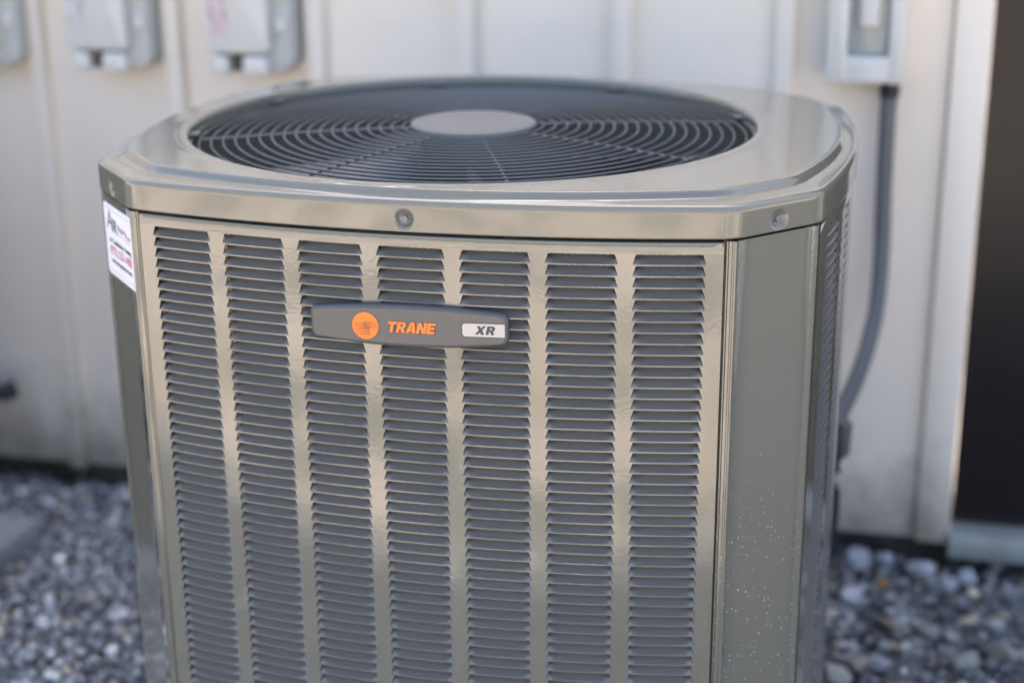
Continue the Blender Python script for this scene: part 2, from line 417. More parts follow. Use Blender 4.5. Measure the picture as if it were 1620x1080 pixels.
def screw_points():
    L = []
    def arcp(p, q, bul, t):
        p = np.array(p); q = np.array(q); d = q-p; l = np.linalg.norm(d); nn = np.array([d[1], -d[0]])/l
        pos = p+d*t+nn*bul*4*t*(1-t); tan = d+nn*bul*4*(1-2*t); tan /= np.linalg.norm(tan)
        return pos, np.array([tan[1], -tan[0]])
    L.append((*arcp((-A[0], A[1]), A, SF, .4935), -.0215))
    L.append((*arcp(A, B, 0, .50), -.0222))
    L.append((*arcp((-B[0], B[1]), (-A[0], A[1]), 0, .50), -.0222))
    L.append((*arcp(B, (B[0], -B[1]), SS, .5), -.0215))
    L.append((*arcp((-B[0], -B[1]), (-B[0], B[1]), SS, .5), -.0215))
    L.append((*arcp((A[0], -A[1]), (-A[0], -A[1]), SF, .5), -.0215))
    return L
SCREWS = screw_points()

def build_cover():
    rings = []
    ZS = -.0362
    def ring(spec, z, rc): rings.append([spec, z, rc])
    o0 = outline(*off(0), .016)
    R3 = []
    def addring(P, z): R3.append(np.c_[P, np.full(len(P), z) if np.isscalar(z) else z])
    addring(outline(*off(.006), .012), ZS+.004)
    addring(outline(*off(.0016), .015), ZS)
    addring(outline(*off(.0004), .016), ZS+.0004)
    for z in np.linspace(ZS+.0012, -.0075, 19):
        addring(o0.copy(), z)
    for a in (15, 30, 45, 60, 75, 90):
        a = math.radians(a); r = .0062
        addring(outline(*off(r*(1-math.cos(a))), .016), -.0068+r*math.sin(a)+.0010)
    zt = -.0068+.0062+.0010
    # ledge, step, plateau
    lo = outline((.340, -.330), (.4105, -.2530), .0640, .0400, .018)
    addring(lo, zt+.0016)
    hi = outline((.3330, -.3255), (.4030, -.2500), .0632, .0425, .016)
    for t in (.18, .5, .82):
        addring(lo*(1-t)+hi*t, zt+.0016+.0085*(3*t*t-2*t*t*t))
    zp = zt+.0101
    addring(hi, zp)
    d = hi-np.array(FC); ang = np.arctan2(d[:, 1], d[:, 0])
    circ = lambda r: np.array(FC)+np.c_[np.cos(ang), np.sin(ang)]*r
    c0 = circ(.386)
    for t in (.06, .3, .6, .85): addring(hi*(1-t)+c0*t, zp+.0012*t)
    addring(circ(.3862), zp+.0013); addring(circ(.3854), zp+.0014); addring(circ(.3840), zp+.0017)
    addring(circ(.3760), zp+.0019); addring(circ(.3720), zp+.0016); addring(circ(.3698), zp-.0006); addring(circ(.3690), zp-.006)
    addring(circ(.3690), zp-.020); addring(circ(.372), zp-.0205)
    n = len(o0)
    # dimple every screw hole in the skirt
    for ri in range(2, 28):
        P = R3[ri]
        for pos, nn, z in SCREWS:
            dd = (P[:, :2]-pos); tt = dd@np.array([-nn[1], nn[0]]); r = np.hypot(tt, P[:, 2]-z)
            near = (np.abs(dd@nn) < .02) & (r < .0125)
            x = np.clip((r-.0060)/(.0122-.0060), 0, 1); dep = .0048*(1-(3*x*x-2*x**3))
            P[near, :2] -= dep[near, None]*nn
    V = np.concatenate(R3); F = []
    for i in range(len(R3)-1):
        for k in range(n): F.append((i*n+k, i*n+(k+1) % n, (i+1)*n+(k+1) % n, (i+1)*n+k))
    me = mesh('top_cover', V, F, M_COVER, 70)
    return obj('top_cover', me, ac), zp
cover, ZP = build_cover()
for pos, nn, z in SCREWS:
    T = np.array([-nn[1], nn[0]]); g = G(); V = []; F = []
    prof = [(.0058, .0), (.0056, .0006), (.0045, .0009)]
    for r, h in prof:
        for k in range(24):
            a = 2*math.pi*k/24; V.append((*(T*r*math.cos(a)+nn*h), r*math.sin(a)))
    for i in range(2):
        for k in range(24): F.append((i*24+k, i*24+(k+1) % 24, (i+1)*24+(k+1) % 24, (i+1)*24+k))
    g.add(V, F); V = []; F = []
    a0 = random.uniform(0, 1)
    for r, h in ((.0046, .0006), (.0046, .0038), (.0040, .0044)):
        for k in range(6):
            a = 2*math.pi*k/6+a0; V.append((*(T*r*math.cos(a)+nn*h), r*math.sin(a)))
    for i in range(2):
        for k in range(6): F.append((i*6+k, i*6+(k+1) % 6, (i+1)*6+(k+1) % 6, (i+1)*6+k))
    F.append(tuple(12+k for k in range(6))); g.add(V, F)
    p = pos-nn*.0047
    obj('screw', g.mesh('screw', M_STEEL, 30), cover, (p[0], p[1], z))

# ---- louvered panels
class Arc:
    """bulged face from p to q, u = arc length measured from its middle"""
    def __init__(s, p, q, bul, inset):
        p = np.array(p); q = np.array(q); d = q-p; L = np.linalg.norm(d); nn = np.array([d[1], -d[0]])/L
        t = np.linspace(-.1, 1.1, 2401); P = p+np.outer(t, d)+np.outer(4*t*(1-t)*bul-inset, nn)
        ds = np.r_[0, np.cumsum(np.linalg.norm(np.diff(P, axis=0), axis=1))]; s.u = ds-ds[1200]; s.P = P
        T = np.gradient(P, axis=0); T /= np.linalg.norm(T, axis=1)[:, None]; s.T = T
        s.k = 8*bul/L**2; s.half = s.u[2200]
    def pos(s, u): return np.array([np.interp(u, s.u, s.P[:, 0]), np.interp(u, s.u, s.P[:, 1])])
    def tan(s, u):
        v = np.array([np.interp(u, s.u, s.T[:, 0]), np.interp(u, s.u, s.T[:, 1])]); return v/np.linalg.norm(v)
    def __call__(s, u, z, dep=0):
        p = s.pos(u); t = s.tan(u); n = np.array([t[1], -t[0]]); p = p-n*dep; return (p[0], p[1], z)
PITCH_L = .012737; ZTOP = -.0536; HB, HT = .0393, .0364; STRIP = .0013; NR = 64
def panel(arc, ncol, sp, ztop, zbot, uL, uR, rows=NR, first=0.0):
    V = []; F = []; idx = {}; UZ = {}
    def v(u, z, dep=0):
        k = (round(u, 6), round(z, 6), dep)
        if k not in idx: idx[k] = len(V); UZ[len(V)] = (k[0], k[1]); V.append(arc(u, z, dep))
        return idx[k]
    cols = [(c-(ncol-1)/2)*sp+first for c in range(ncol)]
    NS = 7
    for r in range(rows):
        zb = ZTOP-(r+1)*PITCH_L+STRIP; zt = ZTOP-r*PITCH_L; z0 = zb-STRIP/2; z1 = zt+STRIP/2
        for uc in cols:
            rr = .0016
            Ub = np.linspace(-HB, HB, NS); Ut = np.linspace(-(HT-rr), HT-rr, NS)
            bot = [v(uc+u, zb) for u in Ub]; top = [v(uc+u, zt) for u in Ut]
            b0 = [v(uc+u, z0) for u in Ub]; b1 = [v(uc+u, z1) for u in Ub]
            for i in range(NS-1):
                F.append((b0[i], b0[i+1], bot[i+1], bot[i])); F.append((top[i], top[i+1], b1[i+1], b1[i]))
            w2 = sp/2
            loopR = []; loopL = []
            for sg, L in ((1, loopR), (-1, loopL)):
                # from bottom corner up to the rounded top corner
                L.append(v(uc+sg*HB, zb))
                L.append(v(uc+sg*(HB-.0004), zb+.0022))
                for a in (8, 30, 55, 78):
                    a = math.radians(a); L.append(v(uc+sg*(HT-rr+rr*math.cos(a)), zt-rr+rr*math.sin(a)))
                L.append(v(uc+sg*(HT-rr), zt))
                eL = [v(uc+sg*HB, z0), v(uc+sg*w2, z0), v(uc+sg*w2, z1), v(uc+sg*HB, z1)]
                poly = eL+L[::-1]
                F.append(tuple(poly) if sg > 0 else tuple(poly[::-1]))
            hole = bot+loopR[1:]+top[::-1][1:]+loopL[::-1][1:-1]
            iv = [v(*UZ[i], .0010) for i in hole]
            m = len(hole)
            for i in range(m):
                j = (i+1) % m; F.append((hole[i], hole[j], iv[j], iv[i]))
    zf = ZTOP+STRIP/2; zl = ZTOP-rows*PITCH_L+STRIP/2
    US = sorted(set([round(uc+u, 6) for uc in cols for u in np.linspace(-HB, HB, NS)]+[round(uc-sp/2, 6) for uc in cols]+[round(cols[-1]+sp/2, 6)]))
    eL = cols[0]-sp/2; eR = cols[-1]+sp/2
    allU = ([uL] if uL < eL-1e-5 else [])+US+([uR] if uR > eR+1e-5 else [])
    for za, zb_ in ((zf, ztop), (zbot, zl)):
        for i in range(len(allU)-1): F.append((v(allU[i], za), v(allU[i+1], za), v(allU[i+1], zb_), v(allU[i], zb_)))
    for r in range(rows):
        zt = ZTOP-r*PITCH_L+STRIP/2; zb_ = zt-PITCH_L
        if uL < eL-1e-5: F.append((v(uL, zb_), v(eL, zb_), v(eL, zt), v(uL, zt)))
        if uR > eR+1e-5: F.append((v(eR, zb_), v(uR, zb_), v(uR, zt), v(eR, zt)))
    # folded top and side edges
    for i in range(len(allU)-1):
        a, b = allU[i], allU[i+1]
        for (za, da), (zb_, db) in (((ztop, 0), (ztop+.0011, .0004)), ((ztop+.0011, .0004), (ztop+.0018, .0014)), ((ztop+.0018, .0014), (ztop+.0020, .0030)), ((ztop+.0020, .0030), (ztop+.0020, .012))):
            F.append((v(a, za, da), v(b, za, da), v(b, zb_, db), v(a, zb_, db)))
    for u, s in ((uL, 1), (uR, -1)):
        F.append((v(u, zbot), v(u, ztop), v(u+s*.0008, ztop, .0012), v(u+s*.0008, zbot, .0012)))
        F.append((v(u+s*.0008, zbot, .0012), v(u+s*.0008, ztop, .0012), v(u+s*.0008, ztop, .014), v(u+s*.0008, zbot, .014)))
    return V, F, cols
def louver_geo(k):
    """local frame: x along the slot, -y outwards, origin at the middle of the slot's lower edge"""
    NU = [-1, -.96, -.92, -.87, -.80, -.70, -.35, 0, .35, .70, .80, .87, .92, .96, 1]
    TT = [0, .25, .5, .80, .92, 1.0, 1.1, 1.3, 1.55, 1.8, 2.0]
    V = []; F = []; prof = TT
    for t in TT:
        for un in NU:
            e = max(0, (abs(un)-.66)/.34); e = e*e*(3-2*e)
            dc, hc = .0044+.0004*e, .0017+.0030*e          # crease between the flat lip and the steep blade
            dt, ht = .0124, .0076
            if t <= 1: d, h = dc*t, hc*t
            else: d, h = dc+(dt-dc)*(t-1), hc+(ht-hc)*(t-1)
            if .7 < t < 1.4: h += .00012*(1-abs(t-1.02)/.38)     # soften the crease
            hw = (HB-.0002)-(HB-HT)*.85*(h/.0114)-.0016*max(0, t-1)
            x = un*hw; V.append((x, d+k*x*x/2+.0002, h+.0001))
    n = len(NU)
    for j in range(len(prof)-1):
        for i in range(n-1): F.append((j*n+i, j*n+i+1, (j+1)*n+i+1, (j+1)*n+i))
    return V, F
ZPT = -.0420
arcF = Arc((-A[0], A[1]), A, SF, .0035)
Vp, Fp, colsF = panel(arcF, 7, .0945, ZPT, -.885, -.3385*1.0085, .3385*1.0085)
fp = obj('front_panel', mesh('front_panel', Vp, Fp, M_PANEL, 35), ac)
LV, LF = louver_geo(arcF.k)
lme = mesh('louver', LV, LF, M_LOUV, 60)
NVIS = 42
rest = G()
def place(arc, u, z):
    p = arc.pos(u); t = arc.tan(u); return Vector((p[0], p[1], z)), math.atan2(t[1], t[0])
for r in range(NR):
    zb = ZTOP-(r+1)*PITCH_L+STRIP
    for uc in colsF:
        P, a = place(arcF, uc, zb)
        if r < NVIS:
            o = obj('louver', lme, fp, P); o.rotation_euler = (random.gauss(0, .012), random.gauss(0, .0015), a)
        else:
            Mx = Matrix.Translation(P) @ Matrix.Rotation(a, 4, 'Z'); rest.add([Mx @ Vector(q) for q in LV], LF)
tag(obj('louver_set', rest.mesh('louver_set', M_LOUV, 60), fp), kind='stuff')
def other(p, q, bul, ncol, label):
    arc = Arc(p, q, bul, .0035)
    V, F, cols = panel(arc, ncol, .0945, ZPT, -.885, -arc.half+.012, arc.half-.012)
    sp = obj('side_panel', mesh('side_panel', V, F, M_PAINT, 35), ac); tag(sp, label)
    g = G()
    lv, lf = louver_geo(arc.k)
    for r in range(NR):
        for uc in cols:
            P, a = place(arc, uc, ZTOP-(r+1)*PITCH_L+STRIP); Mx = Matrix.Translation(P) @ Matrix.Rotation(a, 4, 'Z')
            g.add([Mx @ Vector(t) for t in lv], lf)
    tag(obj('louver_set', g.mesh('louver_set', M_LOUV, 60), sp), kind='stuff')
other(B, (B[0], -B[1]), SS, 5, 'right side louvered panel seen almost edge on')
other((-B[0], -B[1]), (-B[0], B[1]), SS, 5, 'left side louvered panel turned away')
other((A[0], -A[1]), (-A[0], -A[1]), SF, 7, 'rear louvered panel facing the house wall')

# ---- corner posts
def post(sx, sy):
    c = np.array(B)-np.array(A); c /= np.linalg.norm(c); n = np.array([c[1], -c[0]])
    a = np.array(A)-n*.003; b = np.array(B)-n*.003
    fy = A[1]+.0034
    pts = [(.330, fy+.0150), (.3405, fy+.0148), (.3405, fy+.0008), (.3412, fy), (.3428, fy-.0002), (.3433, fy+.0012), (.3439, fy-.0002), (.3468, fy-.0002), (.3476, fy+.0010), (.3490, fy+.0010)]
    st = np.array((.3500, fy-.0003))
    e1 = a+c*.0065
    pts += [tuple(p) for p in bez(st, (.3528, fy-.0012), e1, 9)]
    pts += [tuple(e1+(b-e1)*t) for t in (.2, .4, .6, .8)]
    e2 = b-c*.0130
    pts += [tuple(e2), tuple(b-c*.0118-n*.0007), tuple(b-c*.0095-n*.0007), tuple(b-c*.008)]
    sxp = B[0]-.0026
    pts += [tuple(p) for p in bez(b-c*.006, (sxp-.0004, B[1]-.0006), (sxp, B[1]+.0030), 6)]
    pts += [(sxp+.0004, B[1]+.0062), (sxp-.0012, B[1]+.0072), (sxp-.0150, B[1]+.0072), (sxp-.0155, B[1]+.020)]
    zt = -.0392; V = []; F = []; m = len(pts); zs = [zt, -.25, -.5, -.7, ZB+.02]
    for z in zs:
        for x, y in pts: V.append((sx*x, sy*y, z))
    for i in range(len(zs)-1):
        for k in range(m-1): F.append((i*m+k, i*m+k+1, (i+1)*m+k+1, (i+1)*m+k))
    # thin inner skin so the post has a cut edge on top
    V2 = []
    for x, y in pts: V2.append((sx*x*.998, sy*y*.996, zt))
    o = len(V); V += V2
    for k in range(m-1): F.append((k, k+1, o+k+1, o+k))
    return V, F
for sx, sy, lb in ((1, 1, 'right front corner post speckled with pale dirt'), (-1, 1, 'left front corner post carrying the white label'), (1, -1, None), (-1, -1, None)):
    V, F = post(sx, sy)
    o = obj('corner_post', mesh('corner_post', V, F, M_SPECK if sx > 0 and sy > 0 else M_PAINT, 50), ac); tag(o, lb)

# ---- base pan, coil, inner shroud
def wallring(spec, z0, z1, rc=.02):
    o = outline(*spec, rc); n = len(o); V = [(x, y, z) for z in (z0, z1) for x, y in o]
    return V, [(k, (k+1) % n, n+(k+1) % n, n+k) for k in range(n)]
V, F = wallring(off(.0225), -.885, -.037); obj('coil', mesh('coil', V, F, M_COIL, 60), ac)
V, F = wallring(off(.0), ZB-.010, -.886); n = len(V)//2; F = F+[tuple(range(n)), tuple(range(n, 2*n))]
obj('base_pan', mesh('base_pan', V, F, M_PAINT, 40), ac)
V, F = wallring(off(.0215), -.050, -.037)
obj('coil_top_rail', mesh('coil_top_rail', V, F, M_DARK, 60), ac)

# ---- fan grille
fan = obj('fan_grille', G().lathe([(.3715, ZP-.012), (.3655, ZP-.0125), (.3655, ZP-.016), (.3715, ZP-.016)], (FC[0], FC[1], 0), 160).mesh('fan_grille', M_WIRE, 40), ac)
def gz(r): return -.0045+.0115*(1-(r/.36)**2)
wr = .0017
for i in range(18):
    r = .357-.01555*i
    P = [(FC[0]+r*math.cos(2*math.pi*k/144), FC[1]+r*math.sin(2*math.pi*k/144), gz(r)) for k in range(144)]
    obj('ring_wire', G().tube(P, wr, 6, closed=True).mesh('ring_wire', M_WIRE, 60), fan)
for k in range(8):
    a = math.radians(-67.5+45*k+(-.6, .9, 1.5, 1.8, .3, -2, -6, -1)[k]); c, s = math.cos(a), math.sin(a)
    P = [(FC[0]+r*c, FC[1]+r*s, gz(r)-.0024) for r in np.linspace(.06, .355, 14)]+[(FC[0]+.364*c, FC[1]+.364*s, gz(.36)+.001), (FC[0]+.371*c, FC[1]+.371*s, gz(.36)+.002)]
    sp = obj('spoke', G().tube(P, .0021, 6).mesh('spoke', M_SPOKE, 60), fan)
    V = []; 
    g = G().rbox(-.012, .012, -.007, .007, 0, .004, .002, 2)
    ca = a+math.pi/2; R_ = Matrix.Rotation(a-math.pi/2, 4, 'Z'); g.V = [tuple(R_ @ Vector(v)+Vector((FC[0]+.3645*c, FC[1]+.3645*s, ZP-.011))) for v in g.V]
    obj('clip', g.mesh('clip', M_WIRE, 40), sp)
HR = .0830
obj('hub_cap', G().lathe([(.0001, .0128), (.030, .0127), (.060, .0124), (.074, .0120), (.0800, .0112), (.0825, .0098), (HR, .0080), (HR, .0035), (.080, .0015)], (FC[0], FC[1], 0), 72).mesh('hub_cap', M_HUB, 60), fan)

# ---- the fan below it
rot = obj('fan', G().lathe([(.0001, -.050), (.055, -.050), (.062, -.056), (.062, -.110), (.0001, -.112)], (FC[0], FC[1], 0), 40).mesh('fan', M_DARK, 40), ac)
obj('motor', G().lathe([(.0001, -.005), (.055, -.006), (.070, -.014), (.072, -.044), (.0001, -.046)], (FC[0], FC[1], 0), 40).mesh('motor', M_DARK, 40), ac)
for b in range(4):
    a0 = math.radians(90*b+28); V = []; F = []
    nr, na = 8, 9
    for i in range(nr):
        t = i/(nr-1); r = .058+t*.285
        for j in range(na):
            q = j/(na-1); da = (-.36+.72*q)*(1.0-.10*t)+.22*t
            z = -.080+(.5-q)*(.10-.045*t)+.010*math.sin(math.pi*q)
            V.append((FC[0]+r*math.cos(a0+da), FC[1]+r*math.sin(a0+da), z))
    for i in range(nr-1):
        for j in range(na-1): F.append((i*na+j, i*na+j+1, (i+1)*na+j+1, (i+1)*na+j))
    me = mesh('blade', V, F, M_BLADE, 60)
    o = obj('blade', me, rot); md = o.modifiers.new('thickness', 'SOLIDIFY'); md.thickness = .0015
obj('shroud', G().lathe([(.3705, ZP-.021), (.3705, -.20)], (FC[0], FC[1], 0), 96).mesh('shroud', M_SHROUD, 60), ac)

# ---- unseen unit added on the left pad to shade the lower left wall
NX, NY = -1.635, .14
shade_unit = thing('air_conditioner', (NX, NY, -.925), 'added unseen second taupe air conditioner on the pale pad, shading the lower left wall', 'air conditioner')
def shifted(o, parent):
    c = o.copy(); COL.objects.link(c); c.parent = parent
    if parent is shade_unit: c.location = Vector((0, 0, .915))
    WL[c.name] = Vector((NX, NY, 0)); return c
for o in [q for q in ac.children]:
    c = shifted(o, shade_unit)
    for q in o.children:
        if q.name.startswith(('screw', 'louver_set')) or q.name.startswith(('hub_cap', 'spoke', 'blade', 'ring_wire')): shifted(q, c)
    if o.name == 'front_panel':
        g = G()
        for r in range(NVIS):
            for uc in colsF:
                P, a = place(arcF, uc, ZTOP-(r+1)*PITCH_L+STRIP); Mx = Matrix.Translation(P) @ Matrix.Rotation(a, 4, 'Z'); g.add([Mx @ Vector(q) for q in LV], LF)
        q = obj('louver_set', g.mesh('louver_set', M_LOUV, 60), c, (NX, NY, 0)); q.location = (0, 0, 0); tag(q, kind='stuff')

# ---- lettering helpers
def text_geo(body, size, bold=0.0, shear=0.0, space=1.0, xs=1.0):
    cu = bpy.data.curves.new('lettering', 'FONT'); cu.body = body; cu.size = size; cu.offset = bold; cu.shear = shear
    cu.space_character = space; cu.align_x = 'CENTER'; cu.align_y = 'CENTER'; cu.resolution_u = 4; cu.extrude = size*.012
    o = bpy.data.objects.new('lettering', cu); COL.objects.link(o)
    dg = bpy.context.evaluated_depsgraph_get(); me = bpy.data.meshes.new_from_object(o.evaluated_get(dg))
    V = np.array([v.co[:] for v in me.vertices]); F = [tuple(p.vertices) for p in me.polygons]
    bpy.data.objects.remove(o); bpy.data.meshes.remove(me)
    V[:, 0] *= xs; V[:, :2] -= (V[:, :2].max(0)+V[:, :2].min(0))/2
    return V, F
# ---- the badge
BC = (-.0036, -.1422); TILT = math.radians(.9)
ct, st_ = math.cos(TILT), math.sin(TILT)
def bmap(x, z, out):        # badge face coordinates to the world; out = height over the panel
    X = x*ct-z*st_; Z = x*st_+z*ct
    u = BC[0]+X; y = A[1]-SF*(1-(u/A[0])**2)+.0035; sl = 2*SF*u/A[0]**2; nl = math.hypot(1, sl)
    # outward normal (sl, -1)/nl, normal taken about the badge centre to keep the badge less curved than the panel
    return (u+sl*out/nl, y-out/nl, BC[1]+Z)
def badge_outline(ins, n=28):
    W = .1140-ins; P = []
    def hh(x): return (.0243-ins)*(1-.27*(x/.114)**2)
    rc = .011-ins*.6
    top = []
    for x in np.linspace(-W+rc, W-rc, n): top.append((x, hh(x)))
    def corner(x0, z0, xe, ze):  # rounded join
        return [tuple(p) for p in bez((x0, z0), (xe, z0*.99), (xe, ze), 8)][1:]
    xr, zr = top[-1]; P += top
    P += corner(xr, zr, W, zr-rc*.9)
    P += [(p[0], -p[1]) for p in ([(W, zr-rc*.9)]+[q for q in corner(xr, zr, W, zr-rc*.9)][::-1][1:])]
    P += [(x, -z) for x, z in top[::-1]]
    L = corner(xr, zr, W, zr-rc*.9)
    P += [(-x, -z) for x, z in L]
    P += [(-x, z) for x, z in L[::-1][1:]]
    return P
lay = [(0.0, .0005), (0.0, .0060), (.0012, .0080), (.0030, .0092), (.0045, .0095)]
rings = [badge_outline(i) for i, o in lay]; m = len(rings[0])
V = [bmap(x, z, lay[k][1]) for k in range(len(lay)) for x, z in rings[k]]; F = []
for i in range(len(lay)-1):
    for k in range(m): F.append((i*m+k, i*m+(k+1) % m, (i+1)*m+(k+1) % m, (i+1)*m+k))
badge = obj('badge', mesh('badge', V, F, M_BSIDE, 60), ac)
# its face as a grid so that it bends smoothly
def patch(name, outl, out, m_, parent, thick=0):
    """flat print or plate: outline in badge coordinates, column by column so that it follows the curve"""
    xs = sorted(set([round(p[0], 5) for p in outl])); q = np.linspace(0, 1, 90); q = .5*q+.5*(.5-.5*np.cos(math.pi*q)); q = .5-.5*np.cos(math.pi*q); xs = xs[0]+(xs[-1]-xs[0])*q
    P = np.array(outl+[outl[0]])
    V = []; F = []
    for x in xs:
        xx = min(max(x, xs[0]+1e-5), xs[-1]-1e-5); zsx = []
        for i in range(len(P)-1):
            a, b = P[i], P[i+1]
            if (a[0]-xx)*(b[0]-xx) < 0: zsx.append(a[1]+(b[1]-a[1])*(xx-a[0])/(b[0]-a[0]))
        V.append(bmap(x, min(zsx), out)); V.append(bmap(x, max(zsx), out))
    for i in range(len(xs)-1): F.append((2*i, 2*i+2, 2*i+3, 2*i+1))
    me = mesh(name, V, F, m_, 60)
    if me.polygons[0].normal.y > 0: me.flip_normals()
    return obj(name, me, parent)
patch('badge_face', badge_outline(.0044), .00952, M_BADGE, badge)
def circle(cx, cz, r, n=48): return [(cx+r*math.cos(2*math.pi*k/n), cz+r*math.sin(2*math.pi*k/n)) for k in range(n)]
def disc(name, cx, cz, rx, rz, out, m_, parent):
    V = [bmap(cx, cz, out)]+[bmap(cx+rx*math.cos(2*math.pi*k/64), cz+rz*math.sin(2*math.pi*k/64), out) for k in range(64)]
    return obj(name, mesh(name, V, [(0, 1+(k+1) % 64, 1+k) for k in range(64)], m_), parent)
cx, cz = -.0478, -.0010
disc('logo_outline', cx, cz, .0160, .0163, .0098, M_BTEXT, badge)
logo = disc('logo_disc', cx, cz, .0155, .0158, .0100, M_ORANGE, badge)
g = G()
R_ = .0150
for i in range(8):          # tapering streaks, the left set and the right set offset like a globe
    zz = .0030-i*.00185
    lim = math.sqrt(R_*R_-zz*zz)-.0003; tip = (.0015, .0030, .0042, .0050, .0052, .0054, .0056, .0050)[i]
    g.add([bmap(cx-lim, cz+zz-.00008, .0102), bmap(cx+tip, cz+zz-.00034, .0102), bmap(cx+tip, cz+zz+.00034, .0102), bmap(cx-lim, cz+zz+.00008, .0102)], [(0, 1, 2, 3)])
    if i < 5:
        zz = zz+.00155; lim = math.sqrt(R_*R_-zz*zz)-.0003
        g.add([bmap(cx-.0008-.0006*i, cz+zz-.00034, .0103), bmap(cx+lim, cz+zz-.00008, .0103), bmap(cx+lim, cz+zz+.00008, .0103), bmap(cx-.0008-.0006*i, cz+zz+.00034, .0103)], [(0, 1, 2, 3)])
obj('logo_streaks', g.mesh('logo_streaks', M_BTEXT), logo)
def arcpts(cx_, cz_, rx, rz, a0, a1, n=6):
    return [(cx_+rx*math.cos(math.radians(a0+(a1-a0)*k/n)), cz_+rz*math.sin(math.radians(a0+(a1-a0)*k/n))) for k in range(n+1)]
GLY = {      # heavy block capitals: (advance, [outlines])
 'T': (.80, [[(0, 1), (.80, 1), (.80, .75), (.55, .75), (.55, 0), (.26, 0), (.26, .75), (0, .75)]]),
 'R': (.84, [[(0, 0), (0, 1), (.52, 1)]+arcpts(.52, .70, .29, .30, 80, -50)+[(.66, .40), (.86, 0), (.54, 0), (.38, .37), (.29, .37), (.29, 0)],
             [(.29, .58), (.29, .78), (.46, .78)]+arcpts(.46, .68, .07, .10, 80, -80, 4)+[(.46, .58)]]),
 'A': (.92, [[(0, 0), (.30, 1), (.64, 1), (.94, 0), (.63, 0), (.58, .19), (.36, .19), (.31, 0)], [(.41, .39), (.47, .72), (.53, .39)]]),
 'N': (.86, [[(0, 0), (0, 1), (.30, 1), (.58, .47), (.58, 1), (.86, 1), (.86, 0), (.56, 0), (.28, .53), (.28, 0)]]),
 'E': (.74, [[(0, 0), (0, 1), (.74, 1), (.74, .77), (.29, .77), (.29, .62), (.69, .62), (.69, .39), (.29, .39), (.29, .23), (.76, .23), (.76, 0)]]),
 'X': (.94, [[(0, 0), (.31, .51), (.02, 1), (.34, 1), (.47, .72), (.61, 1), (.93, 1), (.63, .51), (.94, 0), (.61, 0), (.47, .29), (.32, 0)]]),
}
def glyph_text(body, h, xs, shear, gap, grow=0):
    cu = bpy.data.curves.new('lettering', 'CURVE'); cu.dimensions = '2D'; cu.fill_mode = 'BOTH'; cu.offset = grow; cu.extrude = .0001
    x = 0
    for ch in body:
        adv, outs = GLY[ch]
        for o_ in outs:
            sp_ = cu.splines.new('POLY'); sp_.points.add(len(o_)-1); sp_.use_cyclic_u = True
            for k, (a, b) in enumerate(o_): sp_.points[k].co = ((x+a+shear*b)*h*xs, b*h, 0, 1)
        x += adv+gap
    o = bpy.data.objects.new('lettering', cu); COL.objects.link(o)
    dg = bpy.context.evaluated_depsgraph_get(); me = bpy.data.meshes.new_from_object(o.evaluated_get(dg))
    V = np.array([v.co[:] for v in me.vertices]); F = [tuple(p.vertices) for p in me.polygons]
    bpy.data.objects.remove(o); bpy.data.meshes.remove(me)
    V[:, :2] -= (V[:, :2].max(0)+V[:, :2].min(0))/2
    return V, F
def badge_text(name, body, x, z, h, xs, shear, gap, grow, out, m_):
    V, F = glyph_text(body, h, xs, shear, gap, grow)
    return obj(name, mesh(name, [bmap(x+v[0], z+v[1], out+v[2]) for v in V], F, m_), badge)
badge_text('lettering', 'TRANE', .0070, -.0008, .0126, .985, .26, .055, .00055, .0098, M_BTEXT)
badge_text('lettering', 'TRANE', .0068, -.0006, .0126, .985, .26, .055, 0, .0102, M_ORANGE)
def rr_out(x0, x1, z0, z1, r, right=True):
    P = []
    for cx_, cz_, a0, rr in ((x1-(r if right else .0008), z1-(r if right else .0008), 0, r if right else .0008), (x0+r, z1-r, 90, r), (x0+r, z0+r, 180, r), (x1-(r if right else .0008), z0+(r if right else .0008), 270, r if right else .0008)):
        for k in range(7):
            a = math.radians(a0+15*k); P.append((cx_+rr*math.cos(a), cz_+rr*math.sin(a)))
    return P
patch('plate_edge', rr_out(.0621, .1104, -.0090, .0083, .0042, False), .0097, M_BTEXT, badge)
patch('silver_plate', rr_out(.0632, .1103, -.0079, .0072, .0037, False), .0100, M_SILVER, badge)
badge_text('lettering', 'XR', .0885, -.0003, .0098, 1.15, .22, .12, 0, .0103, M_BTEXT)

# ---- the service label on the left corner post
def smap(a, z, out=.0):      # a = distance from the front corner along the left chamfer
    c = np.array(B)-np.array(A); c /= np.linalg.norm(c); n = np.array([c[1], -c[0]])
    p = np.array(A)-n*.003+c*a+n*out
    return (-p[0], p[1], z)
SA0, SA1, SZ0, SZ1 = .0050, .1190, -.1395, -.0495
def sheet(name, outl, out, m_, parent):
    return obj(name, mesh(name, [smap(a, z, out) for a, z in outl]+[smap(a, z, 0) for a, z in outl],
               [tuple(range(len(outl)))]+[(k, (k+1) % len(outl), len(outl)+(k+1) % len(outl), len(outl)+k) for k in range(len(outl))], m_), parent)
lab = sheet('service_label', rr_out(SA0, SA1, SZ0, SZ1, .006), .0004, M_STICK, ac)
def label_text(body, cx_, z, size, bold, shear, xs, m_):
    V, F = text_geo(body, size, bold, shear, 1.0, xs)
    obj('lettering', mesh('lettering', [smap(cx_-v[0], z+v[1], .0006) for v in V], F, m_), lab)
mid = (SA0+SA1)/2
label_text('A', mid+.036, -.0690, .034, .0004, .1, 1.0, M_PRINTG)
label_text('IR', mid+.016, -.0740, .023, .0005, .1, 1.1, M_PRINTB)
label_text('Repair', mid-.012, -.0740, .0115, .0001, .35, 1.0, M_PRINTG)
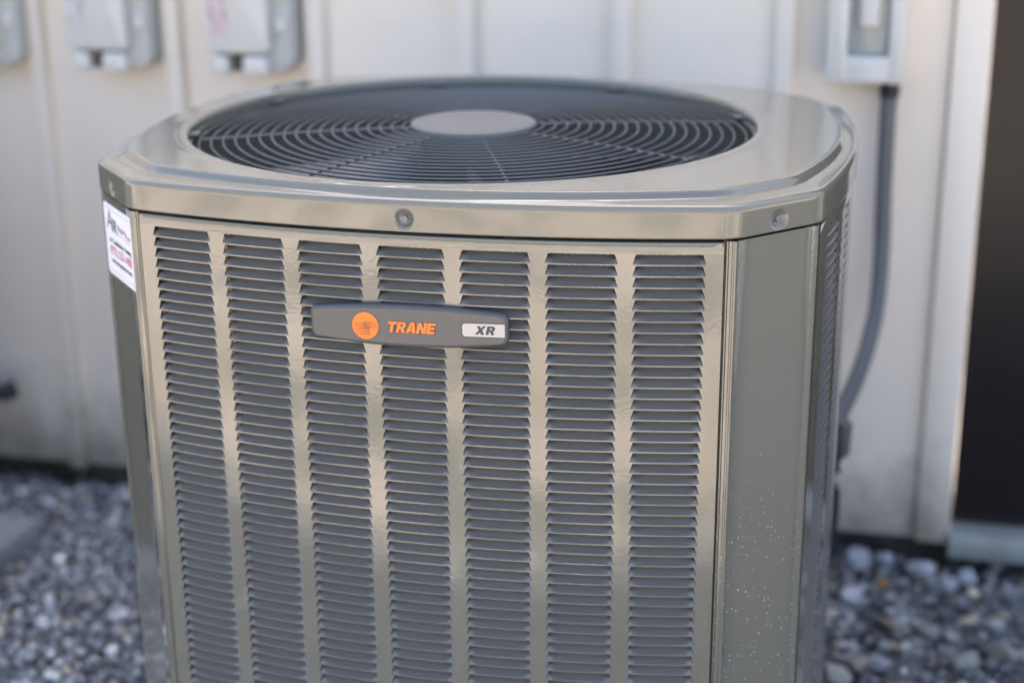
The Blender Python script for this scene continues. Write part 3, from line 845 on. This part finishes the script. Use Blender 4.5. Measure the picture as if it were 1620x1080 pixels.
label_text('Pros', mid-.036, -.0765, .0115, .0001, .35, 1.0, M_PRINTR)
label_text('Air Conditioning · Heating', mid-.002, -.0955, .0085, .0003, 0, .96, M_PRINTB)
label_text('(972) 525-1400', mid-.002, -.1085, .0145, .0004, 0, .98, M_PRINTR)
label_text('www.airrepairpros.com', mid-.002, -.1210, .0085, .0003, 0, .98, M_PRINTB)
g = G()
for z in (SZ1-.006, SZ0+.006): g.add([smap(SA0+.006, z, .0006), smap(SA1-.006, z, .0006), smap(SA1-.006, z+.0006, .0006), smap(SA0+.006, z+.0006, .0006)], [(0, 1, 2, 3)])
obj('label_border', g.mesh('label_border', M_PRINTG), lab)
g = G()
P = [(mid-.045+.055*t, -.0860+.0045*math.sin(t*2.6)-.006*(1-t)*0) for t in np.linspace(0, 1, 14)]
for i in range(13): g.add([smap(P[i][0], P[i][1], .0006), smap(P[i+1][0], P[i+1][1], .0006), smap(P[i+1][0], P[i+1][1]+.0007, .0006), smap(P[i][0], P[i][1]+.0007, .0006)], [(0, 1, 2, 3)])
obj('label_swoosh', g.mesh('label_swoosh', M_PRINTG), lab)

# ================================================================== THINGS ON THE WALL
def disconnect(xc, label):
    y1 = YW-.002
    t = thing('electrical_box', (xc, y1, -.06), label, 'electrical box', 'electrical boxes in a row on the wall')
    x0, x1 = xc-.070, xc+.085; zb = -.052
    obj('back_box', G().rbox(x0+.012, x1, y1-.062, y1, zb-.003, .32, .030, 5).mesh('back_box', M_BOXD, 40), t)
    for k in range(5): obj('hinge', G().rbox(x1-.030, x1-.008, y1-.070, y1-.0615, .02+.055*k, .045+.055*k, .006, 3).mesh('hinge', M_BOX, 40), t)
    c = obj('cover', G().rbox(x0, x1-.034, y1-.092, y1-.060, zb+.036, .315, .010, 4).mesh('cover', M_BOX, 40), t)
    for a, b in ((x0+.006, x0+.040), (x0+.068, x1-.040)):
        obj('foot', G().rbox(a, b, y1-.090, y1-.0615, zb-.004, zb+.0315, .008, 4).mesh('foot', M_BOX, 40), t)
    obj('slot', G().box(x0+.0405, x0+.0675, y1-.064, y1-.0622, zb+.002, zb+.032).mesh('slot', M_SLOT), t)
    return t, c, x0, y1
for xc, lb in ((-1.200, 'pale grey electrical box cut off by the left edge of the photo'),
               (-.930, 'pale grey electrical box on the wall, middle of the row of three'),
               (-.650, 'pale grey electrical box with pinkish sticker, right one of the row of three')):
    t, c, x0, y1 = disconnect(xc, lb)
    if xc > -1.0:
        st = obj('sticker', G().box(x0+.010, x0+.044, y1-.0932, y1-.0925, .035 if xc < -.8 else .016, .085).mesh('sticker', mat('faded sticker', (.62, .57, .56) if xc < -.8 else (.68, .50, .49), .6, var=(60, (.40, .34, .33), .5, .6))), c)

t = thing('outlet_box', (.4605, YW-.002, -.04), 'pale blue grey outlet box with recessed cover, above the conduit on the right', 'outlet box')
y1 = YW-.002; x0, x1 = .396, .524
obj('frame', G().rbox(x0, x0+.034, y1-.080, y1, -.041, .30, .007, 4).mesh('frame', M_BOX, 40), t)
obj('frame', G().rbox(x1-.027, x1, y1-.080, y1, -.041, .30, .007, 4).mesh('frame', M_BOX, 40), t)
obj('frame', G().rbox(x0+.030, x1-.024, y1-.0785, y1, -.040, .004, .005, 3).mesh('frame', M_BOX, 40), t)
obj('outlet_cover', G().rbox(x0+.0345, x1-.0275, y1-.058, y1, .0045, .30, .004, 3).mesh('outlet_cover', M_BOXW, 40), t)
obj('latch', G().rbox(x0+.052, x1-.045, y1-.070, y1-.0585, .052, .12, .005, 3).mesh('latch', M_BOX, 40), t)

def catmull(P, n=10):
    P = [Vector(p) for p in P]; P = [P[0]*2-P[1]]+P+[P[-1]*2-P[-2]]; out = []
    for i in range(1, len(P)-2):
        for k in range(n):
            q = k/n; a, b, c, d = P[i-1:i+3]
            out.append(.5*((2*b)+(c-a)*q+(2*a-5*b+4*c-d)*q*q+(3*b-a-3*c+d)*q**3))
    return out+[P[-2]]
ct_ = thing('conduit', (.503, YW-.045, -.045), 'dark grey flexible conduit curving down from the outlet box to the unit', 'conduit')
path = catmull([(.503, YW-.045, -.045), (.503, YW-.045, -.12), (.505, YW-.048, -.24), (.508, YW-.060, -.34), (.505, YW-.10, -.43), (.488, YW-.18, -.500), (.462, YW-.28, -.545), (.425, YW-.38, -.575)])
obj('hose', G().tube(path, .0142, 14).mesh('hose', M_COND, 60), ct_)
obj('fitting', G().tube([(.503, YW-.045, -.0415), (.503, YW-.045, -.066), (.503, YW-.045, -.068)], [.0175, .0175, .013], 12).mesh('fitting', M_BLACK, 40), ct_)
obj('fitting', G().tube([(.458, YW-.295, -.548), (.437, YW-.35, -.566)], [.0165, .0175], 12).mesh('fitting', M_COND, 40), ct_)

v = thing('service_valve', (.44, .36, -.70), 'black and silver service valve fittings behind the right rear edge of the unit', 'valve')
obj('bracket', G().box(.405, .452, .335, .342, -.80, -.58).mesh('bracket', M_BLACK), v)
obj('valve_cap', G().tube([(.447, .345, -.515), (.447, .347, -.521), (.449, .350, -.570), (.449, .350, -.575)], [.015, .019, .019, .013], 12).mesh('valve_cap', M_BLACK, 40), v)
obj('valve_body', G().tube([(.468, .356, -.510), (.466, .356, -.560), (.464, .356, -.565)], [.0125, .0125, .009], 12).mesh('valve_body', M_COND, 40), v)
obj('valve_nut', G().tube([(.440, .338, -.585), (.458, .350, -.598), (.461, .352, -.618)], [.010, .015, .012], 6).mesh('valve_nut', M_BRASS, 40), v)
obj('pipe', G().tube(catmull([(.452, .345, -.57), (.456, .352, -.66), (.447, .365, -.77), (.43, .42, -.85), (.42, .60, -.90), (.42, .85, -.90)]), .012, 10).mesh('pipe', M_BLACK, 60), v)
obj('pipe', G().tube(catmull([(.448, .345, -.60), (.454, .352, -.69), (.44, .37, -.79), (.41, .50, -.92), (.40, .85, -.92)]), .006, 8).mesh('pipe', M_BRASS, 60), v)

pp = thing('pipe_stub', (-1.22, .70, -.70), 'short dark insulated pipe near the wall at the left edge of the photo', 'pipe')
obj('sleeve', G().tube(catmull([(-1.40, .60, -.765), (-1.30, .66, -.735), (-1.215, .72, -.715)]), .014, 12).mesh('sleeve', M_BLACK, 60), pp)
obj('elbow', G().tube([(-1.222, .70, -.717), (-1.195, .72, -.709)], .019, 12).mesh('elbow', M_BLACK, 40), pp)

# ---- single stones that stand out
def stone(x, y, z, r, col, label, nm='stone', cat='stone', flat=1):
    base = VARS[random.randrange(len(VARS))]; bm = bmesh.new(); bmesh.ops.create_icosphere(bm, subdivisions=3, radius=1)
    col = tuple(c*.82 for c in col); V = []
    cuts = [(Vector(RNG.normal(size=3)).normalized(), random.uniform(.45, .85)) for _ in range(13)]
    for vv in bm.verts:
        p = vv.co.copy()
        for d, h in cuts:
            ov = p.dot(d)-h
            if ov > 0: p -= d*ov*.9
        V.append((p.x*r*1.25, p.y*r, p.z*r*.9*flat))
    F = [tuple(q.index for q in f.verts) for f in bm.faces]; bm.free()
    me = mesh(nm, V, F, mat('stone '+label[:12], col, .8, bump=[(140, .4, .004)], var=(50, tuple(c*.8 for c in col), .4, .65)), 40)
    o = obj(nm, me, None, (x, y, z)); o.rotation_euler = (random.uniform(-.3, .3), random.uniform(-.3, .3), random.uniform(0, 3))
    tag(o, label, cat)
stone(.500, .624, -.940, .021, (.60, .60, .62), 'roundish white stone in the gravel near the unit, below the pale pair')
stone(.508, .765, -.936, .027, (.42, .42, .44), 'large pale stone at the foot of the wall, left one of a touching pair')
stone(.553, .775, -.938, .024, (.50, .51, .55), 'pale blue grey stone at the foot of the wall, right one of a touching pair')
stone(.614, .745, -.940, .026, (.52, .52, .56), 'pale upright stone just left of the door sill')
stone(.702, .735, -.944, .020, (.44, .46, .48), 'pale stone lying right under the door sill')
stone(.669, .700, -.944, .018, (.36, .37, .39), 'mid grey stone in front of the left end of the door sill')
stone(.550, .675, -.938, .0105, (.50, .20, .035), 'small orange stone among the grey gravel between unit and door sill')
stone(.478, .326, -.935, .025, (.50, .45, .38), 'cream stone at the foot of the unit, at the bottom edge of the photo')
stone(.512, .375, -.940, .018, (.36, .31, .24), 'tan stone beside the cream stone near the bottom edge of the photo')
stone(.548, .379, -.940, .018, (.40, .40, .43), 'pale grey stone, second to the right of the cream stone')
stone(.686, .418, -.940, .024, (.33, .32, .31), 'big grey stone near the bottom right corner, left one of two')
stone(.747, .465, -.940, .026, (.34, .32, .27), 'big brownish grey stone near the bottom right corner, right one of two')
